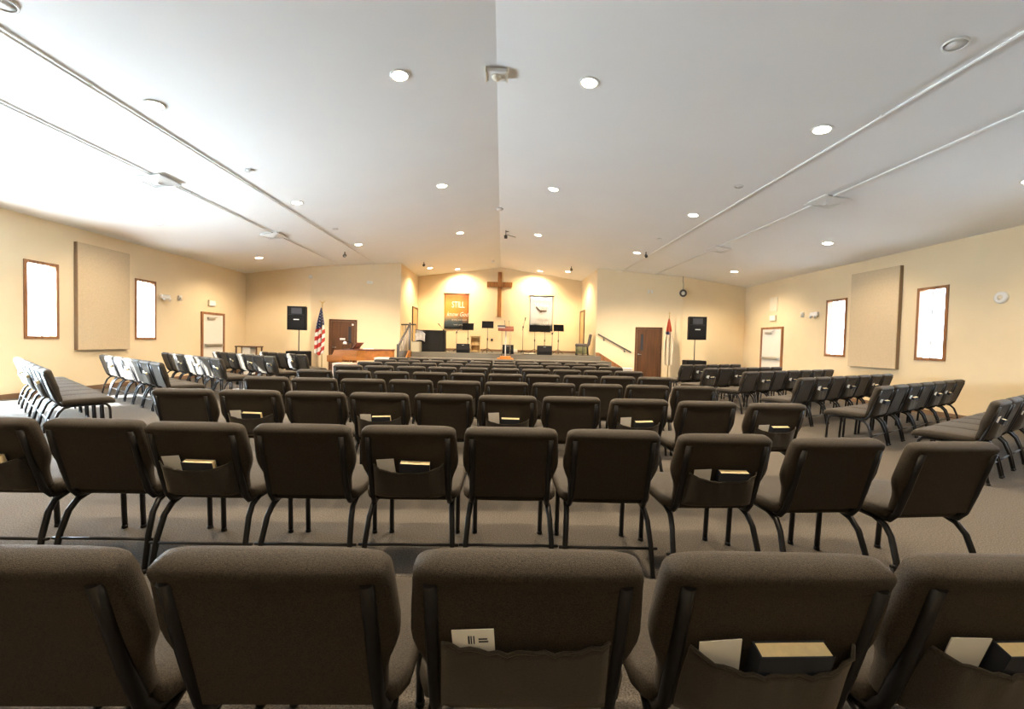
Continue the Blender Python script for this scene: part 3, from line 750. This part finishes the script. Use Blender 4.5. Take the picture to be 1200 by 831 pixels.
M['banner_r'] = ramp_mat('pale sky banner print', [(.0, (.02, .022, .028)), (.15, (.04, .045, .06)), (.22, (.40, .42, .45)), (.35, (.46, .46, .48)), (.7, (.44, .47, .53)), (1, (.26, .32, .43))], noise_amt=.12, noise_sc=5)
RX90 = (PI / 2, 0, 0)
def banner(x0, x1, z0, z1, mt, label):
    w, h = x1 - x0, z1 - z0
    t = thing('fabric_banner', label, 'banner', ((x0 + x1) / 2, YB - .03, z0))
    obj('cloth', MB().shell(lambda u, v: Vector((w * (u - .5), -.012 * math.sin(u * 9) * (1 - v), h * v)), 14, 14, (0, .006, 0)), M[mt], t)
    obj('rod', MB().tube([(-w / 2 - .05, -.01, h + .015), (w / 2 + .05, -.01, h + .015)], .02, 8), M['darkgrey'], t)
    obj('rod', MB().tube([(-w / 2 - .02, -.01, -.005), (w / 2 + .02, -.01, -.005)], .014, 8), M['darkgrey'], t)
    obj('hanging_cord', MB().tube([(-w / 2, -.01, h + .02), (0, .005, h + .12), (w / 2, -.01, h + .02)], .005, 5), M['darkgrey'], t)
    return t, w, h
def letter(t, body, size, x, z, mt, shear=0., sx=1., sz=1.):
    o = obj('lettering', text_mesh(body, size, .002, shear), M[mt], t, (x, -.026, z), RX90); o.scale = (sx, sz, 1)
    return o
bl, w, h = banner(-2.83, -1.66, 1.95, 3.62, 'banner_l', 'orange sunset banner with white lettering left of the cross')
letter(bl, 'STILL', .34, .08, 1.02, 'white', 0, .80, 1.25)
letter(bl, 'know God', .30, .05, .60, 'white', .35, .80, 1.)
letter(bl, 'BE STILL AND KNOW', .075, .15, .40, 'badge'); letter(bl, 'THAT I AM GOD', .075, .15, .16, 'badge')
br, w, h = banner(1.31, 2.44, 1.95, 3.62, 'banner_r', 'pale blue banner with a soaring dark eagle right of the cross')
letter(br, 'They will soar', .17, 0, 1.45, 'white', 0, 1., 1.); letter(br, 'Wings', .28, -.02, 1.12, 'white', .3); letter(br, 'like eagles', .14, .05, .55, 'badge', .3); letter(br, 'US', .2, .22, .32, 'white', .1)
M['eagle'] = mat('eagle print', (.06, .035, .02), .8)
eg = [(-.38, .26), (-.30, .23), (-.22, .15), (-.12, .06), (-.06, .03), (-.02, .05), (.03, .02), (.10, .03), (.22, .01), (.30, .02), (.36, .0), (.28, -.045), (.14, -.06), (.04, -.06), (.0, -.11), (-.05, -.12), (-.07, -.07), (-.15, -.03), (-.26, .08), (-.34, .19)]
obj('eagle_figure', MB().prism([(x * .78, -.028, .98 + z * .8) for x, z in eg], (0, .006, 0)), M['eagle'], br)
# music stands
def music_stand(x, y, desk_z, label, z0=STAGE, w=.48, two_leg=True, rz=0.):
    t = thing('music_stand', label, 'music stand', (x, y, z0), rz, 'black music stands on the stage')
    dz = desk_z - z0
    Mx = Matrix.Translation((0, -.02, dz)) @ Matrix.Rotation(-.30, 4, 'X')
    obj('desk', MB().bbox(-w / 2, w / 2, -.006, .006, -.15, .15, .004, Mx).bbox(-w / 2, w / 2, -.06, .006, -.156, -.146, .003, Mx), M['black'], t)
    obj('pole', MB().tube([(0, 0, .10), (0, 0, .55), (0, 0, dz - .05)], [.015, .013, .009], 8), M['darkgrey'], t)
    obj('clutch', MB().lathe([(.02, .52), (.024, .54), (.024, .60), (.016, .62)], n=10), M['black'], t)
    for k in range(3):
        a = 2 * PI * k / 3 + .5
        obj('leg', MB().tube([(0, 0, .20), (.13 * math.cos(a), .13 * math.sin(a), .13), (.26 * math.cos(a), .26 * math.sin(a), .012)], .010, 6), M['black'], t)
    return t
music_stand(-1.47, 18.0, 1.98, 'black music stand before the right edge of the orange banner')
music_stand(-.61, 17.4, 2.06, 'black music stand standing alone left of the lectern')
music_stand(1.40, 18.0, 1.98, 'black music stand before the left half of the pale banner')
music_stand(1.86, 18.3, 1.98, 'black music stand before the right half of the pale banner', w=.46)
music_stand(2.42, 18.0, 2.02, 'black music stand right of the pale banner beside the monitor', w=.44)
def mic_stand(x, y, h, label, boom=(.15, -.1, .2), z0=STAGE, wire=False):
    t = thing('microphone_stand', label, 'microphone stand', (x, y, z0), 0, 'microphone stands')
    obj('pole', MB().tube([(0, 0, .03), (0, 0, h)], .011, 8), M['darkgrey'], t)
    e = Vector((0, 0, h)) + Vector(boom)
    obj('boom', MB().tube([Vector((0, 0, h)) - Vector(boom) * .5, (0, 0, h), e], .008, 6), M['darkgrey'], t)
    obj('clutch', MB().lathe([(.018, h - .04), (.028, h - .02), (.028, h + .02), (.015, h + .04)], n=10), M['black'], t)
    obj('microphone', MB().tube([e, e + Vector(boom).normalized() * .10, e + Vector(boom).normalized() * .16], [.012, .018, .026], 8), M['black'], t)
    for k in range(3):
        a = 2 * PI * k / 3 + .2
        obj('leg', MB().tube([(0, 0, .12), (.28 * math.cos(a), .28 * math.sin(a), .012)], .009, 6), M['black'], t)
    return t
mic_stand(.88, 17.8, 1.12, 'tall black microphone stand between lectern and pale banner', (.06, -.05, .26))
mic_stand(-2.02, 18.6, .85, 'dark microphone stand beneath the orange banner', (.1, 0, .18))
mic_stand(-2.56, 18.3, .92, 'small microphone stand behind the black draped cabinet', (-.13, 0, .16))
mic_stand(2.12, 17.7, .88, 'thin black microphone stand behind the right floor monitor', (.10, -.05, .12))
# floor monitors
def monitor(x, y, w, label):
    t = thing('floor_monitor', label, 'monitor', (x, y, STAGE), 0, 'black floor monitors')
    prof = [(-.20, 0), (.18, 0), (.18, .16), (.06, .36), (-.10, .36), (-.20, .10)]
    obj('cabinet', MB().prism([(-w / 2, py, pz) for py, pz in prof], (w, 0, 0)), M['black'], t)
    obj('grille', MB().prism([(-w / 2 + .04, -.205, .12), (-w / 2 + .04, -.215, .125), (-w / 2 + .04, -.115, .345), (-w / 2 + .04, -.105, .34)], (w - .08, 0, 0)), M['grille'], t)
    obj('badge', MB().bbox(-.05, .05, -.135, -.12, .27, .31, .004), M['badge'], t)
monitor(-1.53, 16.6, .50, 'black wedge floor monitor below the stand by the orange banner')
monitor(.24, 16.7, .44, 'black wedge floor monitor behind the clear lectern')
monitor(1.66, 16.35, .56, 'black wedge floor monitor below the pale eagle banner')
# lectern
t = thing('lectern', 'clear acrylic lectern with reddish wooden top and base on the steps', 'lectern', (.13, 15.55, .712))
obj('base', MB().bbox(-.30, .30, -.19, .19, 0, .05, .01).bbox(-.20, .20, -.14, .14, .05, .12, .01), M['orange'], t)
for x_ in (-.14, .17): obj('column', MB().bbox(x_ - .03, x_ + .03, -.03, .03, .12, 1.08, .006), M['acrylic'], t)
obj('glint_strip', MB().bbox(-.022, .022, -.10, -.085, .05, 1.10, .004), M['cloth_grey'], t)  # opaque grey strip drawn in place of the glint on the acrylic
obj('desk_top', MB().prism([(-.29, -.20, 1.04), (-.29, -.20, 1.10), (-.29, .22, 1.24), (-.29, .22, 1.05)], (.58, 0, 0)), M['darkred'], t)
obj('reading_ledge', MB().bbox(-.29, .29, -.23, -.19, 1.04, 1.13, .006), M['darkred'], t)
for x_ in (-.02, .14):
    obj('microphone_neck', MB().tube([(x_, .1, 1.18), (x_ - .02, .06, 1.34), (x_ - .03, -.02, 1.42)], .007, 6).tube([(x_ - .03, -.02, 1.42), (x_ - .04, -.06, 1.43)], .014, 6), M['darkgrey'], t)
t = thing('lectern_book', 'dark closed book lying on the wooden lectern top', 'book', (-.02, 15.62, 1.905))
t.rotation_euler = (.32, 0, .0)
obj('cover', MB().box(-.16, .12, -.11, .11, 0, .006).box(-.16, .12, -.11, .11, .040, .046), M['cover'], t); obj('page_block', MB().box(-.155, .115, -.105, .105, .006, .040), M['paper'], t)
# black draped cabinet
t = thing('draped_cabinet', 'long cabinet under a black drape at the left of the stage', 'cabinet', (-2.95, 17.55, STAGE))
def drape(u, v):
    a = u * 2 * PI; n = 1.0
    cx, cy = .58, .30
    c, s = math.cos(a), math.sin(a)
    x = cx * math.copysign(abs(c) ** .25, c); y = cy * math.copysign(abs(s) ** .25, s)
    k = 1 + (.035 * math.sin(22 * a) + .02) * (1 - v) * .6
    return Vector((x * k, y * k, .005 + .86 * v - .02 * math.sin(a * 3) * v))
mbd = MB().grid(drape, 96, 10)
obj('drape_skirt', mbd, M['cloth_black'], t)
obj('drape_top', MB().bbox(-.585, .585, -.305, .305, .83, .885, .02), M['cloth_black'], t)
obj('cabinet_body', MB().box(-.54, .54, -.27, .27, .0, .84), M['black'], t)
t = thing('beige_box', 'pale beige box beside the black draped cabinet', 'box', (-3.40, 16.75, STAGE))
obj('carton', MB().bbox(-.17, .17, -.18, .18, 0, .40, .008), M['carton'], t); obj('lid_flap', MB().box(-.17, .17, -.19, .0, .40, .408), M['carton'], t)
t = thing('grey_cloth', 'grey cloth hanging over the left end of the black drape', 'cloth', (-3.33, 17.06, STAGE + .40))
def cl(u, v):
    x = -.20 + .40 * u; z = .50 * (1 - (1 - v) ** 1.3) + .06 * math.sin(PI * u) - .18 * u * v
    return Vector((x, -.05 * math.sin(u * 7 + v * 2) + .10 * v, z))
obj('cloth_sheet', MB().shell(cl, 14, 12, (0, .008, 0)), M['cloth_grey'], t)
t2 = MB().tube([(-.19, .0, -.40), (-.19, .05, .50)], .015, 6).tube([(-.19, .05, .50), (.2, .05, .42)], .015, 6)
obj('hanger_rack', t2, M['darkgrey'], t)
# small wooden shelf
t = thing('small_bookcase', 'small tan wooden shelf unit between floor monitor and music stand', 'shelf', (-1.12, 17.7, STAGE))
obj('side_panel', MB().box(-.20, -.18, -.13, .13, 0, .70), M['tanwood'], t); obj('side_panel', MB().box(.18, .20, -.13, .13, 0, .74), M['tanwood'], t)
obj('back_panel', MB().box(-.18, .18, .11, .13, 0, .68), M['tanwood'], t)
for z in (.03, .30, .62): obj('shelf_board', MB().box(-.18, .18, -.13, .11, z, z + .02), M['tanwood'], t)
obj('top_board', MB().bbox(-.22, .22, -.15, .14, .66, .69, .006), M['tanwood'], t)
# platform chair on the right
t = thing('platform_chair', 'upholstered chair with dark back at the right end of the stage', 'chair', (3.32, 17.25, STAGE), R(75))
obj('seat', MB().bbox(-.26, .26, -.27, .27, .33, .48, .04), M['greyfab'], t)
obj('skirt', MB().bbox(-.25, .25, -.20, .26, .06, .36, .02), M['olive'], t)
Mb = Matrix.Translation((0, -.25, .40)) @ Matrix.Rotation(.17, 4, 'X')
obj('backrest', MB().bbox(-.25, .25, -.05, .05, 0, .48, .045, Mb), M['greyfab'], t)
for sx in (-1, 1):
    for sy in (-1, 1): obj('leg', MB().tube([(sx * .24, sy * .24, 0), (sx * .23, sy * .22, .34)], .016, 6), M['frame'], t)
t = thing('side_stool', 'low dark framed stool beside the upholstered stage chair', 'stool', (3.12, 16.7, STAGE))
obj('seat', MB().bbox(-.13, .16, -.16, .16, .40, .45, .015), M['greyfab'], t)
for sx in (-.11, .14):
    for sy in (-.13, .13): obj('leg', MB().tube([(sx, sy, 0), (sx, sy, .41)], .013, 6), M['frame'], t)
obj('stretcher', MB().tube([(-.11, -.13, .14), (.14, -.13, .14)], .009, 6), M['frame'], t)
# small things on the stage floor
t = thing('effects_pedals', 'row of small pale pedals on the floor left of right monitor', 'pedal board', (1.10, 16.5, STAGE))
obj('board', MB().bbox(-.24, .24, -.08, .08, 0, .02, .005), M['black'], t)
for k in range(5): obj('pedal', MB().bbox(-.22 + k * .09, -.15 + k * .09, -.06, .05, .02, .055, .006), M['cream'], t)
t = thing('white_box_unit', 'small white box at the foot of the stage back wall', 'box', (.63, 20.2, STAGE))
obj('housing', MB().bbox(-.12, .12, -.08, .08, 0, .12, .012), M['white'], t); obj('cable', MB().tube([(.1, -.05, .03), (.3, -.1, .01), (.5, .0, .01)], .006, 5), M['black'], t)
t = thing('wall_outlet', 'small dark socket plate on the stage back wall by the lectern', 'outlet', (-.50, YB, 1.45))
obj('plate', MB().bbox(-.05, .05, -.012, 0, -.06, .06, .003), M['darkgrey'], t); obj('socket', MB().bbox(-.02, .02, -.016, -.01, -.03, .03, .002), M['black'], t)

# ------------------------------------------------------------------ loudspeakers on subwoofers
def speaker(x, y, rz, side, lab):
    sb = thing('subwoofer', 'black subwoofer box on the floor under the %s loudspeaker pole' % side, 'subwoofer', (x, y, 0), rz)
    obj('cabinet', MB().bbox(-.34, .34, -.28, .28, .02, .86, .02), M['black'], sb); obj('grille', MB().bbox(-.30, .30, -.295, -.275, .08, .82, .006), M['grille'], sb)
    for sx in (-.28, .28):
        for sy in (-.22, .22): obj('foot', MB().lathe([(.025, 0), (.025, .02)], (sx, sy, 0), 8), M['black'], sb)
    t = thing('loudspeaker', lab, 'loudspeaker', (x, y, .86), rz)
    obj('pole', MB().tube([(0, 0, 0), (0, 0, .80)], .018, 8), M['darkgrey'], t)
    obj('cabinet', MB().prism([(-.31, -.24, .74), (.31, -.24, .74), (.20, .22, .74), (-.20, .22, .74)], (0, 0, .82)), M['black'], t)
    obj('grille', MB().bbox(-.29, .29, -.262, -.238, .77, 1.24, .008), M['grille'], t)
    obj('horn', MB().prism([(-.17, -.242, 1.30), (.17, -.242, 1.30), (.17, -.242, 1.50), (-.17, -.242, 1.50)], (0, -.006, 0)).box(-.26, .26, -.25, -.24, 1.262, 1.272), M['cover'], t)
    obj('badge', MB().bbox(-.09, .09, -.27, -.26, 1.085, 1.115, .003), M['badge'], t)
speaker(-7.17, 14.95, R(6), 'left', 'black loudspeaker on a pole by the left front wall')
speaker(6.95, 14.95, R(-6), 'right', 'black loudspeaker on a pole by the right front wall')

# ------------------------------------------------------------------ flags
def flag(x, y, label, colour, top=2.45, bot=.70):
    t = thing('flag_on_stand', label, 'flag', (x, y, 0))
    obj('pole', MB().tube([(0, 0, .05), (0, 0, top + .12)], .015, 8), M['brass'], t)
    obj('stand_base', MB().lathe([(.17, 0), (.17, .02), (.06, .06), (.03, .12), (.02, .16)], n=20), M['brass'], t)
    if colour == 'usa':
        obj('finial', MB().lathe([(.0, .0), (.02, .0), (.012, .03), (.03, .05), (.012, .08), (0, .10)], (0, 0, top + .12), 12).tube([(-.11, 0, top + .26), (-.03, 0, top + .19), (.03, 0, top + .19), (.11, 0, top + .26)], [.006, .018, .018, .006], 6), M['brass'], t)
    else:
        obj('finial', MB().box(-.008, .008, -.008, .008, top + .12, top + .26).box(-.04, .04, -.008, .008, top + .19, top + .206), M['brass'], t)
    nu, nv = 28, 64
    def fn(u, v):
        z = top - (top - bot) * v * (1 - .10 * abs(u - .5))
        w = .03 + (.30 if colour == 'usa' else .36) * min(1, (v * 1.8) ** .8) * (1 - .25 * max(0, v - .7))
        f = math.sin(u * PI * 5 + v * 1.5)
        return Vector((-.5 * w + w * u - .02 - (.07 if colour == 'usa' else -.03) * v, -.03 - .06 * (f * min(1, v * 3)), z))
    mb = MB().grid(fn, nu, nv)
    me = mb.mesh('flag_cloth', fix=False)
    if colour == 'usa':
        for m_ in ('flagblue', 'white', 'red'): me.materials.append(M[m_])
    else:
        for m_ in ('flagwhite', 'flagblue', 'rust'): me.materials.append(M[m_])
    for i, p in enumerate(me.polygons):
        u, v = (i % nu) / nu, (i // nu) / nv
        if colour == 'usa':
            if v < .47 - .10 * u: k = 1 if ((i % nu) % 4 == 1 and ((i // nu) % 4 == ((i % nu) // 4 % 2) * 2)) else 0
            else: k = 2 if int((v * 11 + u * 2.0)) % 2 else 1
        else:
            k = 2 if v < .27 else (1 if v < .34 else 0)
            if k == 1 and u > .6: k = 0
        p.material_index = k
    o = bpy.data.objects.new('flag_cloth', me); COL.objects.link(o); o.parent = t
    sm = o.modifiers.new('cloth thickness', 'SOLIDIFY'); sm.thickness = .003
    return t
M['flagblue'] = mat('flag navy', (.02, .03, .10), .8)
M['flagwhite'] = mat('flag white', (.66, .58, .44), .8)
M['rust'] = mat('flag rust red', (.42, .07, .03), .8)
flag(-6.62, 15.55, 'American flag hanging on a brass pole beside the left door', 'usa')
flag(6.24, 15.55, 'white flag with red top hanging on a pole beside the right door', 'christian', 2.38, .60)

# ------------------------------------------------------------------ grand piano
px, py = -5.30, 13.95
t = thing('grand_piano', 'honey oak grand piano in front of the left angled wall', 'piano', (px, py, 0))
out = [(.12, -.72), (.75, -.72), (.98, -.66), (1.15, -.48), (1.32, -.28), (1.50, -.16), (1.64, .0), (1.68, .22), (1.62, .46), (1.45, .60), (1.2, .66), (.12, .70)]
obj('case', MB().prism([(a, b, .66) for a, b in out], (0, 0, .32)), M['orange'], t)
lidp = [(.30 if a < .2 else a + (.02 if a > .5 else 0), b * 1.02) for a, b in out]
obj('lid', MB().prism([(a, b, .985) for a, b in lidp], (0, 0, .025)), M['darkred'], t)
obj('keybed', MB().prism([(-.16, -.72, .60), (.12, -.72, .60), (.12, -.72, .72), (-.16, -.72, .69)], (0, 1.42, 0)), M['orange'], t)
for y_ in (-.735, .655): obj('cheek', MB().prism([(-.17, y_, .62), (.30, y_, .62), (.30, y_, .98), (.06, y_, .98), (.0, y_, .83), (-.17, y_, .80)], (0, .06, 0)), M['orange'], t)
obj('keyboard', MB().bbox(-.14, .02, -.64, .62, .70, .73, .004), M['keys'], t)
kb = MB()
for k in range(36):
    if k % 7 in (2, 6): continue
    kb.box(-.05, .02, -.62 + k * .0345, -.605 + k * .0345, .73, .742)
obj('black_keys', kb, M['black'], t)
obj('fallboard', MB().prism([(.02, -.65, .73), (.10, -.65, .73), (.14, -.65, .95), (.09, -.65, .95)], (0, 1.28, 0)), M['orange'], t)
obj('music_desk', MB().prism([(.42, -.34, 1.0), (.46, -.34, 1.0), (.64, -.34, 1.22), (.60, -.34, 1.22)], (0, .68, 0)), M['darkred'], t)
for a, b in ((.22, -.58), (.22, .56), (1.42, .18)):
    obj('leg', MB().lathe([(.03, 0), (.045, .03), (.04, .10), (.055, .45), (.075, .62), (.075, .67)], (a, b, 0), 12), M['orange'], t)
obj('pedal_lyre', MB().box(.20, .24, -.12, -.08, .16, .66).box(.20, .24, .08, .12, .16, .66).bbox(.16, .28, -.15, .15, .08, .17, .01), M['orange'], t)
for y_ in (-.07, 0, .07): obj('pedal', MB().bbox(.05, .18, y_ - .014, y_ + .014, .05, .065, .004), M['brass'], t)
t = thing('piano_lamp', 'small white lamp with black arm on the grand piano', 'lamp', (px + .50, py - .45, 1.012))
obj('foot', MB().lathe([(.06, 0), (.06, .015), (.015, .03)], n=14), M['black'], t); obj('arm', MB().tube([(0, 0, .02), (.02, 0, .18), (-.10, 0, .24), (-.20, 0, .23)], .010, 6), M['black'], t)
obj('shade', MB().lathe([(.02, .0), (.05, -.03), (.06, -.09), (.055, -.09)], (-.22, 0, .24), 12), M['white'], t)
t = thing('piano_book', 'tan book lying on the grand piano lid', 'book', (px + .95, py - .2, 1.011), .3)
obj('cover', MB().box(-.17, .17, -.12, .12, 0, .006).box(-.17, .17, -.12, .12, .045, .05).box(-.17, -.165, -.12, .12, .006, .045), M['tanwood'], t); obj('page_block', MB().box(-.164, .165, -.115, .115, .006, .045), M['paper'], t)

# ------------------------------------------------------------------ small tables round the seating
def small_table(x, y, w, d, h, label, cloth, book_lab=None):
    t = thing('small_table', label, 'table', (x, y, 0))
    def sk(u, v):
        a = 2 * PI * u; c, s = math.cos(a), math.sin(a)
        k = 1 + .03 * math.sin(14 * a) * (1 - v)
        return Vector((w / 2 * math.copysign(abs(c) ** .35, c) * k, d / 2 * math.copysign(abs(s) ** .35, s) * k, h - .32 + .32 * v))
    obj('cloth_skirt', MB().grid(sk, 48, 4), M[cloth], t)
    obj('cloth_top', MB().bbox(-w / 2 + .01, w / 2 - .01, -d / 2 + .01, d / 2 - .01, h - .012, h + .006, .006), M[cloth], t)
    for sx in (-1, 1):
        for sy in (-1, 1): obj('leg', MB().tube([(sx * w * .38, sy * d * .36, 0), (sx * w * .38, sy * d * .36, h - .02)], .018, 6), M['darkgrey'], t)
    return t
small_table(-4.05, 10.9, .52, .45, .70, 'small table with pale pink cloth left of the centre rows', 'palecloth')
b = thing('table_book', 'dark book lying on the pink cloth table', 'book', (-3.98, 10.85, .707), .1)
obj('cover', MB().box(-.12, .12, -.09, .09, 0, .004).box(-.12, .12, -.09, .09, .028, .032), M['cover2'], b); obj('page_block', MB().box(-.115, .115, -.085, .085, .004, .028), M['pages'], b)
small_table(-3.45, 12.45, .55, .45, .80, 'small white clothed table between centre rows and grand piano', 'linen')
small_table(3.24, 10.75, .25, .32, .75, 'small white clothed table at the right end of the centre rows', 'linen')
# console in the left front corner
t = thing('corner_console', 'small brown topped console with white front in the left corner', 'console table', (-8.75, 14.7, 0))
obj('top', MB().bbox(-.38, .38, -.2, .2, .96, 1.0, .01), M['doorwood'], t); obj('front_cabinet', MB().bbox(-.14, .14, -.17, .17, .02, .955, .01), M['white'], t)
for sx in (-.34, .34):
    for sy in (-.16, .16): obj('leg', MB().bbox(sx - .02, sx + .02, sy - .02, sy + .02, 0, .96, .004), M['doorwood'], t)
# flower on the step
t = thing('step_plant', 'tiny green plant with white bloom at the foot of the lectern', 'plant', (-.16, 14.75, .356))
obj('pot', MB().lathe([(.05, 0), (.065, .10), (.06, .10), (.05, .09)], n=12), M['cream'], t)
for k in range(9):
    a = k * .7; L_ = .16 + .03 * (k % 3)
    obj('leaf', MB().add([(0, 0, .09), (.05 * math.cos(a) - .02 * math.sin(a), .05 * math.sin(a) + .02 * math.cos(a), .09 + L_ * .6), (L_ * .7 * math.cos(a), L_ * .7 * math.sin(a), .09 + L_), (.05 * math.cos(a) + .02 * math.sin(a), .05 * math.sin(a) - .02 * math.cos(a), .09 + L_ * .6)], [(0, 1, 2, 3)]), M['green'], t)
obj('bloom', MB().lathe([(0, .20), (.035, .21), (.05, .24), (.03, .27), (0, .275)], n=10), M['white'], t)
